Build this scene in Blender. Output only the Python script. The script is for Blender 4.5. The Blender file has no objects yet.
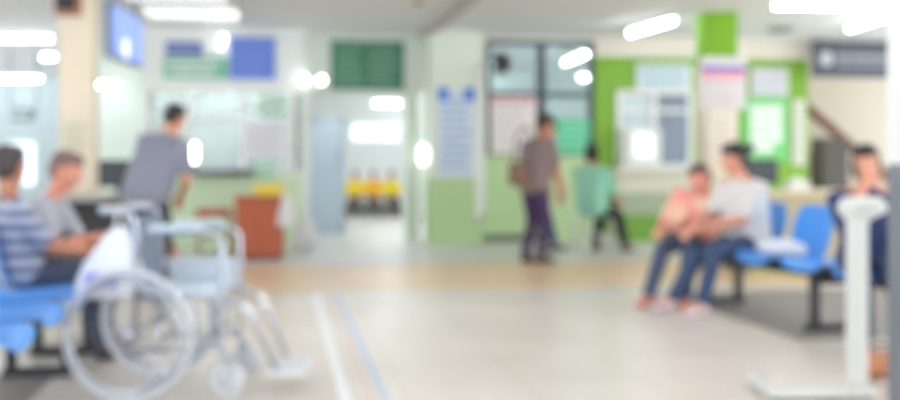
import bpy, bmesh, math, random
from mathutils import Vector, Matrix, Euler
random.seed(7)
S = bpy.context.scene
COL = S.collection
PI = math.pi
TH = math.atan(173 / 1100.0)
SN, CS = math.sin(TH), math.cos(TH)
EYE = 1.1

def Pt(px, d, z=0.0):
    """world point seen at image column px, at distance d along the view axis"""
    lat = (px - 450) / 1100.0 * d
    return Vector((SN * d + CS * lat, CS * d - SN * lat, z))
def XonY(px, Y):
    t = (px - 450) / 1100.0
    d = Y / (CS - SN * t)
    return d * (SN + CS * t), d
def rect(px0, px1, py0, py1, Y):
    x0, d0 = XonY(px0, Y); x1, d1 = XonY(px1, Y); d = (d0 + d1) / 2
    return x0, x1, EYE + (160 - py1) / 1100 * d, EYE + (160 - py0) / 1100 * d

# ------------------------------------------------------------------ materials
def lin(c):
    return tuple(((v / 255) / 12.92 if v / 255 <= .04045 else ((v / 255 + .055) / 1.055) ** 2.4) for v in c)
MATS = {}
def M(name, c=None, rough=.5, metal=0., var=.04, scale=18., emit=0., trans=0., alpha=None, coat=0.):
    if name in MATS: return MATS[name]
    m = bpy.data.materials.new(name); m.use_nodes = True
    nt = m.node_tree; b = nt.nodes['Principled BSDF']
    L = lin(c)
    b.inputs['Roughness'].default_value = rough
    b.inputs['Metallic'].default_value = metal
    b.inputs['Coat Weight'].default_value = coat
    tc = nt.nodes.new('ShaderNodeTexCoord'); nz = nt.nodes.new('ShaderNodeTexNoise')
    nz.inputs['Scale'].default_value = scale; nz.inputs['Detail'].default_value = 3
    nt.links.new(tc.outputs['Object'], nz.inputs['Vector'])
    mx = nt.nodes.new('ShaderNodeMix'); mx.data_type = 'RGBA'
    mx.inputs[6].default_value = (*[v * (1 - var) for v in L], 1)
    mx.inputs[7].default_value = (*[min(1, v * (1 + var)) for v in L], 1)
    nt.links.new(nz.outputs['Fac'], mx.inputs[0])
    nt.links.new(mx.outputs[2], b.inputs['Base Color'])
    if emit:
        b.inputs['Emission Color'].default_value = (*L, 1); b.inputs['Emission Strength'].default_value = emit
    if trans:
        b.inputs['Transmission Weight'].default_value = trans; b.inputs['IOR'].default_value = 1.45
    MATS[name] = m
    return m
def thin_glass(name, tint, opac=.12, rough=.05):
    m = bpy.data.materials.new(name); m.use_nodes = True
    nt = m.node_tree; nt.nodes.clear()
    o = nt.nodes.new('ShaderNodeOutputMaterial'); t = nt.nodes.new('ShaderNodeBsdfTransparent'); g = nt.nodes.new('ShaderNodeBsdfPrincipled')
    t.inputs[0].default_value = (*lin(tint), 1)
    g.inputs['Base Color'].default_value = (*lin(tint), 1); g.inputs['Roughness'].default_value = rough
    mix = nt.nodes.new('ShaderNodeMixShader'); fr = nt.nodes.new('ShaderNodeFresnel'); ad = nt.nodes.new('ShaderNodeMath'); ad.operation = 'ADD'; ad.use_clamp = True
    fr.inputs[0].default_value = 1.45; ad.inputs[1].default_value = opac
    nt.links.new(fr.outputs[0], ad.inputs[0]); nt.links.new(ad.outputs[0], mix.inputs[0])
    nt.links.new(t.outputs[0], mix.inputs[1]); nt.links.new(g.outputs[0], mix.inputs[2]); nt.links.new(mix.outputs[0], o.inputs[0])
    MATS[name] = m
    return m
def pattern_mat(name, c1, c2, kind, scale, rough=.8):
    """woven pattern that belongs to the cloth: stripes, plaid or blotches"""
    m = bpy.data.materials.new(name); m.use_nodes = True
    nt = m.node_tree; b = nt.nodes['Principled BSDF']; b.inputs['Roughness'].default_value = rough
    tc = nt.nodes.new('ShaderNodeTexCoord')
    mx = nt.nodes.new('ShaderNodeMix'); mx.data_type = 'RGBA'
    mx.inputs[6].default_value = (*lin(c1), 1); mx.inputs[7].default_value = (*lin(c2), 1)
    def wave(direction, sc):
        w = nt.nodes.new('ShaderNodeTexWave'); w.wave_type = 'BANDS'; w.bands_direction = direction
        w.inputs['Scale'].default_value = sc; w.inputs['Distortion'].default_value = .6
        nt.links.new(tc.outputs['Object'], w.inputs['Vector']); return w
    if kind == 'stripes':
        w = wave('Z', scale); nt.links.new(w.outputs['Fac'], mx.inputs[0])
    elif kind == 'plaid':
        a = wave('Z', scale); c = wave('Y', scale); d = nt.nodes.new('ShaderNodeMath'); d.operation = 'MULTIPLY'
        nt.links.new(a.outputs['Fac'], d.inputs[0]); nt.links.new(c.outputs['Fac'], d.inputs[1]); nt.links.new(d.outputs[0], mx.inputs[0])
    else:
        n = nt.nodes.new('ShaderNodeTexNoise'); n.inputs['Scale'].default_value = scale
        r = nt.nodes.new('ShaderNodeValToRGB'); r.color_ramp.elements[0].position = .45; r.color_ramp.elements[1].position = .58
        nt.links.new(tc.outputs['Object'], n.inputs['Vector']); nt.links.new(n.outputs['Fac'], r.inputs[0]); nt.links.new(r.outputs[0], mx.inputs[0])
    nt.links.new(mx.outputs[2], b.inputs['Base Color'])
    MATS[name] = m
    return m
def split_mat(name, below, above, zs, rough=.5):
    """two-tone wall paint: one colour up to height zs, another above it"""
    m = bpy.data.materials.new(name); m.use_nodes = True
    nt = m.node_tree; b = nt.nodes['Principled BSDF']; b.inputs['Roughness'].default_value = rough
    g = nt.nodes.new('ShaderNodeNewGeometry'); sp = nt.nodes.new('ShaderNodeSeparateXYZ'); gt = nt.nodes.new('ShaderNodeMath'); gt.operation = 'GREATER_THAN'
    gt.inputs[1].default_value = zs
    mx = nt.nodes.new('ShaderNodeMix'); mx.data_type = 'RGBA'
    mx.inputs[6].default_value = (*lin(below), 1); mx.inputs[7].default_value = (*lin(above), 1)
    nt.links.new(g.outputs['Position'], sp.inputs[0]); nt.links.new(sp.outputs[2], gt.inputs[0]); nt.links.new(gt.outputs[0], mx.inputs[0])
    nt.links.new(mx.outputs[2], b.inputs['Base Color'])
    MATS[name] = m
    return m

# ------------------------------------------------------------------ mesh helpers
_ico = {}
def ico(n):
    if n not in _ico:
        b = bmesh.new(); bmesh.ops.create_icosphere(b, subdivisions=n, radius=1); _ico[n] = [v.co.copy() for v in b.verts]; b.free()
    return _ico[n]
class MB:
    def __init__(s): s.bm = bmesh.new()
    def box(s, x0, x1, y0, y1, z0, z1, bev=0.):
        r = bmesh.ops.create_cube(s.bm, size=1)
        for v in r['verts']:
            v.co = Vector(((x0 + x1) / 2 + v.co.x * (x1 - x0), (y0 + y1) / 2 + v.co.y * (y1 - y0), (z0 + z1) / 2 + v.co.z * (z1 - z0)))
        if bev:
            es = list({e for v in r['verts'] for e in v.link_edges})
            bmesh.ops.bevel(s.bm, geom=es, offset=bev, segments=2, affect='EDGES', profile=.5)
        return s
    def cyl(s, a, b, r, r2=None, n=20):
        a = Vector(a); b = Vector(b); r2 = r if r2 is None else r2
        ax = (b - a); L = ax.length; q = ax.to_track_quat('Z', 'Y').to_matrix().to_4x4()
        m = Matrix.Translation((a + b) / 2) @ q
        bmesh.ops.create_cone(s.bm, cap_ends=True, segments=n, radius1=r, radius2=r2, depth=L, matrix=m)
        return s
    def ball(s, c, r, rz=None, n=3):
        rr = (r, r, r) if not hasattr(r, '__len__') else r
        bmesh.ops.create_icosphere(s.bm, subdivisions=n, radius=1, matrix=Matrix.Translation(Vector(c)) @ Matrix.Diagonal((*rr, 1)))
        return s
    def torus(s, c, R, r, axis='Y', n=56, k=10, sq=1.):
        rings = []
        for i in range(n):
            a = 2 * PI * i / n; ring = []
            for j in range(k):
                b = 2 * PI * j / k; rad = R + r * math.cos(b); h = r * sq * math.sin(b)
                p = (rad * math.cos(a), h, rad * math.sin(a)) if axis == 'Y' else ((rad * math.cos(a), rad * math.sin(a), h) if axis == 'Z' else (h, rad * math.cos(a), rad * math.sin(a)))
                ring.append(s.bm.verts.new(Vector(c) + Vector(p)))
            rings.append(ring)
        for i in range(n):
            for j in range(k):
                s.bm.faces.new((rings[i][j], rings[i][(j + 1) % k], rings[(i + 1) % n][(j + 1) % k], rings[(i + 1) % n][j]))
        return s
    def tube(s, pts, r, fil=.04, k=10):
        """bent tube with rounded corners"""
        pts = [Vector(p) for p in pts]; path = [pts[0]]
        for i in range(1, len(pts) - 1):
            a, b, c = pts[i - 1], pts[i], pts[i + 1]
            f = min(fil, (a - b).length * .45, (c - b).length * .45)
            p0 = b + (a - b).normalized() * f; p1 = b + (c - b).normalized() * f
            for t in (0, .25, .5, .75, 1): path.append((1 - t) ** 2 * p0 + 2 * t * (1 - t) * b + t * t * p1)
        path.append(pts[-1])
        t0 = (path[1] - path[0]).normalized(); up = Vector((0, 0, 1)) if abs(t0.z) < .9 else Vector((1, 0, 0))
        nrm = t0.cross(up).normalized(); rings = []
        for i, p in enumerate(path):
            t = (path[min(i + 1, len(path) - 1)] - path[max(i - 1, 0)]).normalized()
            nrm = (nrm - t * nrm.dot(t)).normalized(); bn = t.cross(nrm)
            rings.append([s.bm.verts.new(p + r * (math.cos(2 * PI * j / k) * nrm + math.sin(2 * PI * j / k) * bn)) for j in range(k)])
        for i in range(len(rings) - 1):
            for j in range(k): s.bm.faces.new((rings[i][j], rings[i][(j + 1) % k], rings[i + 1][(j + 1) % k], rings[i + 1][j]))
        s.bm.faces.new(rings[0][::-1]); s.bm.faces.new(rings[-1])
        return s
    def hull(s, balls, n=2, discs=()):
        """convex hull of balls (centre, radius) and flat discs (centre, axis, radius)"""
        vs = []
        for c, r in balls:
            rr = (r, r, r) if not hasattr(r, '__len__') else r
            for p in ico(n): vs.append(s.bm.verts.new(Vector(c) + Vector((p.x * rr[0], p.y * rr[1], p.z * rr[2]))))
        for c, ax, r in discs:
            ax = Vector(ax).normalized(); u = ax.orthogonal().normalized(); w = ax.cross(u)
            for j in range(16): vs.append(s.bm.verts.new(Vector(c) + r * (math.cos(PI * j / 8) * u + math.sin(PI * j / 8) * w)))
        o = bmesh.ops.convex_hull(s.bm, input=vs)
        bad = [g for g in (o['geom_interior'] + o['geom_unused']) if isinstance(g, bmesh.types.BMVert) and g.is_valid]
        if bad: bmesh.ops.delete(s.bm, geom=list(set(bad)), context='VERTS')
        return s
    def prism(s, pts, y0, y1):
        """outline in x,z pushed from y0 to y1"""
        a = [s.bm.verts.new((x, y0, z)) for x, z in pts]; b = [s.bm.verts.new((x, y1, z)) for x, z in pts]; n = len(pts)
        s.bm.faces.new(a); s.bm.faces.new(b[::-1])
        for i in range(n): s.bm.faces.new((a[i], b[i], b[(i + 1) % n], a[(i + 1) % n]))
        return s
    def build(s, name, mat, parent=None, smooth=False, loc=None, rz=0.):
        bmesh.ops.recalc_face_normals(s.bm, faces=s.bm.faces)
        me = bpy.data.meshes.new(name); s.bm.to_mesh(me); s.bm.free()
        me.materials.append(mat)
        if smooth: me.polygons.foreach_set('use_smooth', [True] * len(me.polygons))
        o = bpy.data.objects.new(name, me); COL.objects.link(o)
        if parent: o.parent = parent
        if loc is not None: o.location = loc
        o.rotation_euler.z = rz
        return o
def tag(o, label=None, cat=None, group=None, kind=None):
    if label: o['label'] = label
    if cat: o['category'] = cat
    if group: o['group'] = group
    if kind: o['kind'] = kind
    return o
def empty(name, loc, rz=0., **k):
    o = bpy.data.objects.new(name, None); COL.objects.link(o); o.location = loc; o.rotation_euler.z = rz; o.empty_display_size = .1
    return tag(o, **k)
def struct(name, mb, mat, label=None, parent=None):
    o = mb.build(name, mat, parent)
    if not parent: tag(o, label=label, kind='structure')
    return o
def copy_tree(o, parent=None):
    c = o.copy(); COL.objects.link(c); c.parent = parent
    for ch in list(o.children): copy_tree(ch, c)
    return c

# ------------------------------------------------------------------ colours
chrome = M('chrome', (196, 200, 208), .2, 1.)
white_p = M('white paint', (243, 243, 240), .4)
white_pl = M('white plastic', (230, 230, 226), .3)
black = M('black plastic', (38, 38, 42), .45)
darkm = M('dark metal', (52, 52, 56), .4, .5)
greyp = M('grey paint', (132, 136, 144), .5)
cream = M('cream paint', (240, 231, 214), .6)
palegreen = M('pale green wall', (232, 240, 230), .6, var=.02)
softgreen = M('soft green wall', (196, 221, 166), .6, var=.02)
lime = M('lime green wall', (132, 180, 58), .6, var=.03)
blue_seat = M('blue seat plastic', (66, 154, 242), .3, coat=.3, var=.03)
skin = M('skin', (214, 150, 122), .55)
skin2 = M('darker skin', (190, 128, 100), .55)
hair = M('black hair', (40, 34, 36), .6)
greyhair = M('greying hair', (78, 68, 68), .7)
paper = M('white paper', (244, 244, 242), .8)
inkgrey = M('grey ink', (150, 156, 170), .8)
lampm = M('lit lamp', (244, 250, 255), .4, emit=18.)
glowm = M('lit louvre panel', (255, 255, 255), .4, emit=.8)
softglow = M('small lamp and reflection glow', (255, 255, 252), .4, emit=5.)

# ------------------------------------------------------------------ the setting
def floor_tone():
    m = bpy.data.materials.new('floor terrazzo'); m.use_nodes = True
    nt = m.node_tree; b = nt.nodes['Principled BSDF']
    tc = nt.nodes.new('ShaderNodeTexCoord'); sp = nt.nodes.new('ShaderNodeSeparateXYZ'); nt.links.new(tc.outputs['Object'], sp.inputs[0])
    rp = nt.nodes.new('ShaderNodeValToRGB'); rp.color_ramp.interpolation = 'CONSTANT'
    mr = nt.nodes.new('ShaderNodeMapRange'); mr.inputs[1].default_value = -5; mr.inputs[2].default_value = 35
    nt.links.new(sp.outputs[1], mr.inputs[0]); nt.links.new(mr.outputs[0], rp.inputs[0])
    e = rp.color_ramp.elements
    e[0].position = 0; e[0].color = (*lin((232, 222, 210)), 1)
    e[1].position = (9.1 + 5) / 40; e[1].color = (*lin((240, 208, 168)), 1)
    x = e.new((11.5 + 5) / 40); x.color = (*lin((226, 224, 220)), 1)
    nz = nt.nodes.new('ShaderNodeTexNoise'); nz.inputs['Scale'].default_value = 1.1; nz.inputs['Detail'].default_value = 6
    nt.links.new(tc.outputs['Object'], nz.inputs['Vector'])
    mx = nt.nodes.new('ShaderNodeMix'); mx.data_type = 'RGBA'; mx.blend_type = 'MULTIPLY'; mx.inputs[0].default_value = 1
    r2 = nt.nodes.new('ShaderNodeValToRGB'); r2.color_ramp.elements[0].color = (.88, .87, .86, 1); r2.color_ramp.elements[1].color = (1, 1, 1, 1)
    r2.color_ramp.elements[0].position = .3; r2.color_ramp.elements[1].position = .65
    nt.links.new(nz.outputs['Fac'], r2.inputs[0]); nt.links.new(rp.outputs[0], mx.inputs[6]); nt.links.new(r2.outputs[0], mx.inputs[7])
    br = nt.nodes.new('ShaderNodeTexBrick'); br.offset = 0; br.inputs['Scale'].default_value = 1; br.inputs['Mortar Size'].default_value = .006
    br.inputs['Brick Width'].default_value = .6; br.inputs['Row Height'].default_value = .6
    br.inputs['Color1'].default_value = br.inputs['Color2'].default_value = (1, 1, 1, 1); br.inputs['Mortar'].default_value = (.85, .84, .82, 1)
    nt.links.new(tc.outputs['Object'], br.inputs['Vector'])
    m2 = nt.nodes.new('ShaderNodeMix'); m2.data_type = 'RGBA'; m2.blend_type = 'MULTIPLY'; m2.inputs[0].default_value = 1
    nt.links.new(mx.outputs[2], m2.inputs[6]); nt.links.new(br.outputs[0], m2.inputs[7]); nt.links.new(m2.outputs[2], b.inputs['Base Color'])
    b.inputs['Roughness'].default_value = .33
    return m
struct('floor', MB().box(-9, 10, -4, 31, -.1, 0), floor_tone(), 'beige polished hall floor with a tan tile band')
CZ = 2.8
struct('ceiling', MB().box(-9, 10, -4, 31, CZ, CZ + .1), M('ceiling', (228, 228, 229), .8, var=.02), 'flat pale grey ceiling of the hall')
struct('trim_1', MB().box(1.86, 2.06, 1, 14.6, CZ - .05, CZ), M('ceiling joint', (188, 184, 180), .8), 'shallow ceiling batten running down the hall')
YW = 14.6
xa = XonY(412, YW)[0]; x487 = XonY(487, YW)[0]; x592 = XonY(594, YW)[0]; x807 = XonY(808, YW)[0]
# wall above the doorway
struct('wall_back', MB().box(.3, 2.0, YW, YW + .15, 2.02, CZ).box(xa, xa + .09, YW, YW + .15, 0, 2.02), palegreen, 'pale green wall above the doorway')
# pilaster right of the doorway
px0, px1 = XonY(430, 14.2)[0], XonY(483, 14.2)[0]
struct('column_1', MB().box(px0, px1, 14.2, YW + .15, 0, CZ), split_mat('pilaster paint', (194, 222, 164), (232, 239, 224), .86), 'two-tone green pilaster beside the doorway')
struct('column_5', MB().box(.3, .385, 14.19, YW + .15, 0, CZ), palegreen, 'slim pale green post between the booth and the doorway')
# window wall
wz0, wz1 = 1.17, 2.72
struct('wall_window', MB().box(px1, x592, YW, YW + .15, 0, wz0).box(px1, x592, YW, YW + .15, wz1, CZ).box(px1, x487, YW, YW + .15, wz0, wz1), split_mat('window wall paint', (200, 224, 172), (232, 232, 224), 1.3), 'soft green wall under the barred window')
struct('baseboard_back', MB().box(px1, x592 - .6, YW - .02, YW, 0, .09), M('dark skirting', (110, 122, 104), .6))
# window frame, glass, blind behind
wf = MB(); xm = XonY(541, YW)[0]
for x, w in ((x487 + .02, .03), (xm, .055), (x592 - .03, .035)): wf.box(x - w, x + w, YW - .02, YW + .08, wz0, wz1)
for z in (wz0 + .02, 1.99, wz1 - .03): wf.box(x487, x592, YW - .015, YW + .075, z - .03, z + .03)
w1 = struct('window_1', wf, M('dark window frame', (66, 72, 80), .5), 'dark framed four pane window with a wall fan')
struct('window_glass', MB().box(x487, x592, YW + .03, YW + .036, wz0, wz1), thin_glass('window pane', (236, 244, 246), .1), parent=w1)
bX = XonY(482, 19.4)[0]; bW = XonY(598, 19.4)[0] - bX
bl = empty('vertical_blind', (bX, 19.4, 0), label='pale vertical strip blind hanging behind the dark framed window', cat='blind')
b_ = MB(); x = 0.
while x < bW:
    b_.box(x, x + .1, 0, .012, .95, 2.70); x += .15
b_.build('blind_slats', M('blind cloth', (220, 230, 230), .8), bl)
MB().box(0, bW, -.02, .03, 2.70, 2.76).build('head_rail', white_p, bl)
# room behind the window
struct('wall_office', MB().box(x487 - .3, x807, 19.6, 19.7, 0, CZ), M('office wall', (224, 226, 220), .7))
# right, lime green wall with a service window opening
r0, r1, rz0, rz1 = rect(618, 690, 92, 166, YW)
g = MB().box(x592, r0, YW, YW + .15, 0, 2.52).box(r0, r1, YW, YW + .15, 0, rz0).box(r0, r1, YW, YW + .15, rz1, 2.52).box(r1, x807, YW, YW + .15, 0, 2.52)
struct('wall_right', g, lime, 'lime green wall behind the reception side')
struct('wall_upper', MB().box(x592, x807 + .1, YW - .03, YW + .15, 2.52, CZ), M('cream frieze', (236, 228, 216), .7), 'cream frieze above the lime green wall')
struct('baseboard_right', MB().box(x592, x807, YW - .02, YW, 0, .1), cream)
f = MB(); xmid = XonY(654, YW)[0]
for a in (r0, xmid, r1): f.box(a - .03, a + .03, YW - .04, YW + .1, rz0, rz1)
for z in (rz0, (rz0 + rz1) / 2 + .25, rz1): f.box(r0 - .03, r1 + .03, YW - .038, YW + .098, z - .025, z + .025)
w2 = struct('window_2', f, white_p, 'white framed service window in the lime green wall')
struct('window_glass', MB().box(r0, xmid, YW + .04, YW + .046, rz0, rz1), thin_glass('office pane', (240, 246, 250), .3), parent=w2)
struct('window_glass', MB().box(xmid, r1, YW + .04, YW + .046, rz0, rz1), thin_glass('grey office pane', (176, 186, 200), .45), parent=w2)
# lime green / cream free standing column with posters
c0 = Pt(706, 12.6); c1 = Pt(738, 12.6)
CX0, CX1, CY = c0.x, c0.x + .36, c0.y - .05
struct('column_2', MB().box(CX0, CX1, CY, CY + .36, 0, CZ), split_mat('column paint', (238, 226, 204), (122, 172, 44), 2.2, .9), 'square column, cream below and lime green above')
# cream pillar at left
struct('column_3', MB().box(-1.915, -1.62, 10.2, 10.5, 0, CZ), M('cream pillar paint', (244, 230, 206), .6), 'cream square pillar at the left of the hall')
# near column at the right edge: white above, grey below
nc = Pt(887.5, 4.3)
struct('column_4', MB().box(nc.x, nc.x + .4, nc.y - .4, nc.y, 0, CZ), split_mat('near column paint', (118, 122, 130), (232, 232, 228), 1.085), 'near square column, grey below and white above')
# left hall beyond the booth
hw = M('far hall wall', (200, 212, 216), .7)
h = MB()
HY = 24.
wins = [(-8.2, -7.3, 1.0, 1.9), (-6.9, -5.9, 1.2, 2.0), (-5.55, -4.95, .55, 1.5), (-4.3, -3.4, 1.0, 1.9)]
def holed(mb, x0, x1, y0, y1, wins):
    xs = sorted(wins); cur = x0
    for a, b, c, d in xs:
        mb.box(cur, a, y0, y1, 0, CZ); mb.box(a, b, y0, y1, 0, c); mb.box(a, b, y0, y1, d, CZ); cur = b
    mb.box(cur, x1, y0, y1, 0, CZ)
holed(h, -9, -2.6, HY, HY + .15, wins)
struct('wall_far', h, hw, 'pale blue-grey end wall of the side hall')
struct('wall_left', MB().box(-2.6, -1.64, 17.5, 17.65, 0, CZ).box(-2.75, -2.6, 17.5, HY, 0, CZ), palegreen, 'pale green wall behind the enquiry booth')
pane = thin_glass('daylight pane', (244, 250, 255), .05)
for i, (a, b, c, d) in enumerate(wins):
    fr = MB().box(a, a + .05, HY - .03, HY + .1, c, d).box(b - .05, b, HY - .03, HY + .1, c, d).box(a, b, HY - .028, HY + .098, c, c + .05).box(a, b, HY - .028, HY + .098, d - .05, d)
    w = struct('window_%d' % (i + 3), fr, white_p)
    struct('window_glass', MB().box(a, b, HY + .05, HY + .056, c, d), pane, parent=w)
# lobby behind the doorway
LY = 27.
lw = M('lobby wall', (232, 236, 232), .7)
a0, a1, az0, az1 = rect(351, 399, 124, 141, LY)
h = MB(); holed(h, -2, 7, LY, LY + .15, [(a0, a1, az0, az1)])
struct('wall_lobby', h, lw, 'white end wall of the lobby through the doorway')
fr = MB()
for a in (a0, (a0 + a1) / 2, a1): fr.box(a - .03, a + .03, LY - .03, LY + .1, az0, az1)
for z in (az0, az1): fr.box(a0, a1, LY - .028, LY + .098, z - .03, z + .03)
w = struct('window_7', fr, white_p, 'bright window at the end of the lobby')
struct('window_glass', MB().box(a0, a1, LY + .05, LY + .056, az0, az1), pane, parent=w)
struct('wall_partition', MB().box(.3, .4, YW, 17.5, 0, CZ), lw)
# door: frosted glass leaf folded open behind the doorway
d0, d1, dz0, dz1 = rect(311, 345, 118, 243, 16.2)
dr = struct('door_1', MB().box(d0, d0 + .05, 16.2, 16.24, 0.02, dz1).box(d1 - .05, d1, 16.2, 16.24, 0.02, dz1).box(d0, d1, 16.2, 16.24, dz1 - .06, dz1).box(d0, d1, 16.2, 16.24, .02, .14), M('door frame', (186, 198, 214), .4), 'frosted bluish glass door leaf in the lobby')
struct('door_glass', MB().box(d0 + .05, d1 - .05, 16.215, 16.225, .14, dz1 - .06), thin_glass('frosted glass', (214, 226, 240), .75, .5), parent=dr)
struct('door_handle', MB().tube([(d1 - .09, 16.2, .95), (d1 - .09, 16.13, .95), (d1 - .09, 16.13, 1.25), (d1 - .09, 16.2, 1.25)], .012), chrome, parent=dr)
jm = MB().box(.3, .36, YW - .04, YW + .2, 0, 2.05).box(xa - .07, xa, YW - .04, YW + .2, 0, 2.05).box(.3, xa, YW - .038, YW + .198, 1.98, 2.05)
struct('trim_2', jm, M('doorway trim', (214, 226, 206), .5), 'pale green doorway lining')
# floor lines
for i, (x, w, c) in enumerate(((.312, .05, (250, 250, 250)), (.43, .03, (228, 206, 198)), (.49, .035, (196, 208, 226)))):
    struct('trim_%d' % (i + 3), MB().box(x - w / 2, x + w / 2, 1.5, 9.1, 0, .002), M('line paint %d' % i, c, .5), ('white', 'faded red', 'pale blue')[i] + ' guide line on the hall floor')
# stair bay at the right
SYB = 16.3
struct('wall_stair', MB().box(x807, 10, SYB, SYB + .1, 0, CZ + .0), M('stair wall', (196, 186, 168), .7), 'cream wall of the stair bay')
struct('wall_stair_side', MB().box(x807 - .12, x807, YW + .15, SYB, 0, CZ), cream)

# ------------------------------------------------------------------ helper for wall signs
def sign(name, r, Y, mat, label, cat='sign', th=.03, rows=None, ink=paper, frame=None, group=None, cols=1, letter_h=.45):
    x0, x1, z0, z1 = r; cx = (x0 + x1) / 2; cz = (z0 + z1) / 2
    o = MB().box(x0 - cx, x1 - cx, -th, 0, z0 - cz, z1 - cz, .004).build(name, mat, loc=(cx, Y, cz))
    tag(o, label, cat, group)
    w = x1 - x0; hh = z1 - z0
    if rows:
        m = MB(); rh = hh * .84 / rows
        for k in range(rows):
            zt = hh * .42 - rh * (k + .5)
            for c in range(cols):
                xs = -w * .45 + w * .9 * c / cols; xe = xs + w * .9 / cols * (.93 if cols > 1 else 1)
                x = xs + random.uniform(0, .05) * w; end = xe - random.uniform(0, .25) * (xe - xs)
                while x < end - .01:
                    L = min(random.uniform(.05, .16) * (xe - xs) + .02, end - x)
                    m.box(x, x + L, -th - .003, -th, zt - rh * letter_h / 2, zt + rh * letter_h / 2); x += L + .015 * (xe - xs) + .008
        m.build('lettering', ink, o)
    if frame:
        t = .02
        m = MB().box(-w / 2 - t, -w / 2, -th - .01, 0, -hh / 2 - t, hh / 2 + t).box(w / 2, w / 2 + t, -th - .01, 0, -hh / 2 - t, hh / 2 + t)
        m.box(-w / 2, w / 2, -th - .01, 0, hh / 2, hh / 2 + t).box(-w / 2, w / 2, -th - .01, 0, -hh / 2 - t, -hh / 2)
        m.build('frame', frame, o)
    return o

# ------------------------------------------------------------------ enquiry booth (left, behind glass)
BY = 14.2
bx0, bx1 = XonY(145, BY)[0], .3
bo = empty('enquiry_booth', ((bx0 + bx1) / 2, BY, 0), label='white and pale green glazed enquiry booth with a dark counter edge', cat='booth')
ox = (bx0 + bx1) / 2; hwid = (bx1 - bx0) / 2
MB().box(-hwid, hwid, 0, .1, 0, .92).build('lower_panel', M('booth panel', (212, 232, 196), .5), bo)
MB().box(-hwid, hwid, 0, .1, 2.02, CZ - .005).build('header_panel', M('booth header', (240, 244, 242), .5), bo)
MB().box(-hwid, hwid, 3.0, 3.1, 0, CZ - .005).box(-hwid, -hwid + .08, .1, 3.0, 0, CZ - .005).box(hwid - .07, hwid - .005, .1, 3.0, 0, CZ - .005).build('booth_wall', M('booth inside', (232, 238, 234), .7), bo)
ctx = XonY(190, BY)[0] - ox
MB().box(ctx, XonY(254, BY)[0] - ox, -.28, .1, .91, .975, .01).build('countertop', M('dark countertop', (52, 54, 66), .35), bo)
m = MB()
for px in (146, 188, 243, 292): x = XonY(px, BY)[0] - ox; m.box(x - .03, x + .03, -.01, .11, .92, 2.02)
m.box(-hwid, hwid, -.008, .108, 1.96, 2.02).box(-hwid, hwid, -.008, .108, .92, .96).box(-hwid, XonY(245, BY)[0] - ox, -.006, .106, 1.62, 1.66)
m.build('window_frame', white_p, bo)
MB().box(-hwid, hwid, .045, .051, .95, 1.98).build('glass', thin_glass('booth glass', (244, 248, 248), .25), bo)
sign('direction_sign', rect(166, 202, 42, 55, BY - .03), BY - .005, M('navy sign', (70, 92, 176), .5), 'small dark blue sign above the green sign on the booth', rows=1, ink=M('pale blue ink', (170, 180, 220), .7), th=.03)
sign('counter_sign', rect(164, 229, 57, 78, BY - .03), BY - .005, M('sea green sign', (112, 190, 158), .5), 'wide green sign with white lettering on the booth header', rows=2, th=.04, letter_h=.5)
sign('information_board', rect(230, 275, 38, 79, BY - .03), BY - .005, M('blue board', (98, 132, 226), .5), 'blue notice board with pale lettering high on the booth header', 'board', rows=7, ink=M('light blue ink', (150, 176, 236), .7), th=.05, frame=M('pale board frame', (214, 224, 246), .5), letter_h=.3)
sign('door_sign', rect(257, 285, 96, 117, BY - .03), BY - .012, M('pale sea green sign', (160, 206, 184), .5), 'small pale green sign on the booth glass', rows=2)
sign('paper_notice', rect(247, 288, 122, 158, BY - .03), BY - .012, M('white notice', (240, 238, 242), .7), 'large white paper notice on the booth glass', 'notice', rows=6, ink=M('faint ink', (206, 204, 216), .8))
sign('paper_notice', rect(256, 274, 160, 177, BY - .03), BY - .012, M('mint notice', (158, 218, 184), .7), 'small mint green notice low on the booth glass', 'notice', rows=2)
# things in the booth
pb = empty('office_monitor', (XonY(122, 12.6)[0] + .3, 15.2, 0), label='', cat=None) if False else None

# green departments board above the doorway
sign('departments_board', rect(331, 404, 41, 90, YW - .06), YW - .005, M('dark green board', (58, 124, 90), .5), 'dark green departments board with pale columns of text above the doorway', 'board', rows=9, cols=2, ink=M('pale green ink', (150, 188, 166), .7), th=.05, frame=M('board rim', (210, 220, 214), .5), letter_h=.32)
# poster on the pilaster
o = sign('health_poster', rect(438, 474, 88, 178, 14.2), 14.198, M('pale blue poster', (226, 234, 246), .7), 'tall pale poster with blue print on the green pilaster', 'poster', rows=9, ink=M('blue print', (158, 186, 230), .7), th=.012, letter_h=.4)
x0, x1, z0, z1 = rect(438, 474, 88, 178, 14.2); ww = (x1 - x0) / 2; hh = (z1 - z0) / 2
for q in (0, 1): MB().box(-ww if q else ww - .13, -ww + .13 if q else ww, -.02, -.012, hh - .17, hh).build('corner_emblem', M('strong blue', (62, 132, 226), .6), o)
# white downpipe
dp = Pt(480, 14.1)
tag(MB().tube([(0, 0, 2.35), (0, 0, .45), (0, .12, .33)], .06, k=14).build('downpipe', white_p, loc=(XonY(480, 14.0)[0], 14.0, 0), smooth=True), 'white vertical pipe boxed on the corner of the green pilaster', 'pipe')
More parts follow.
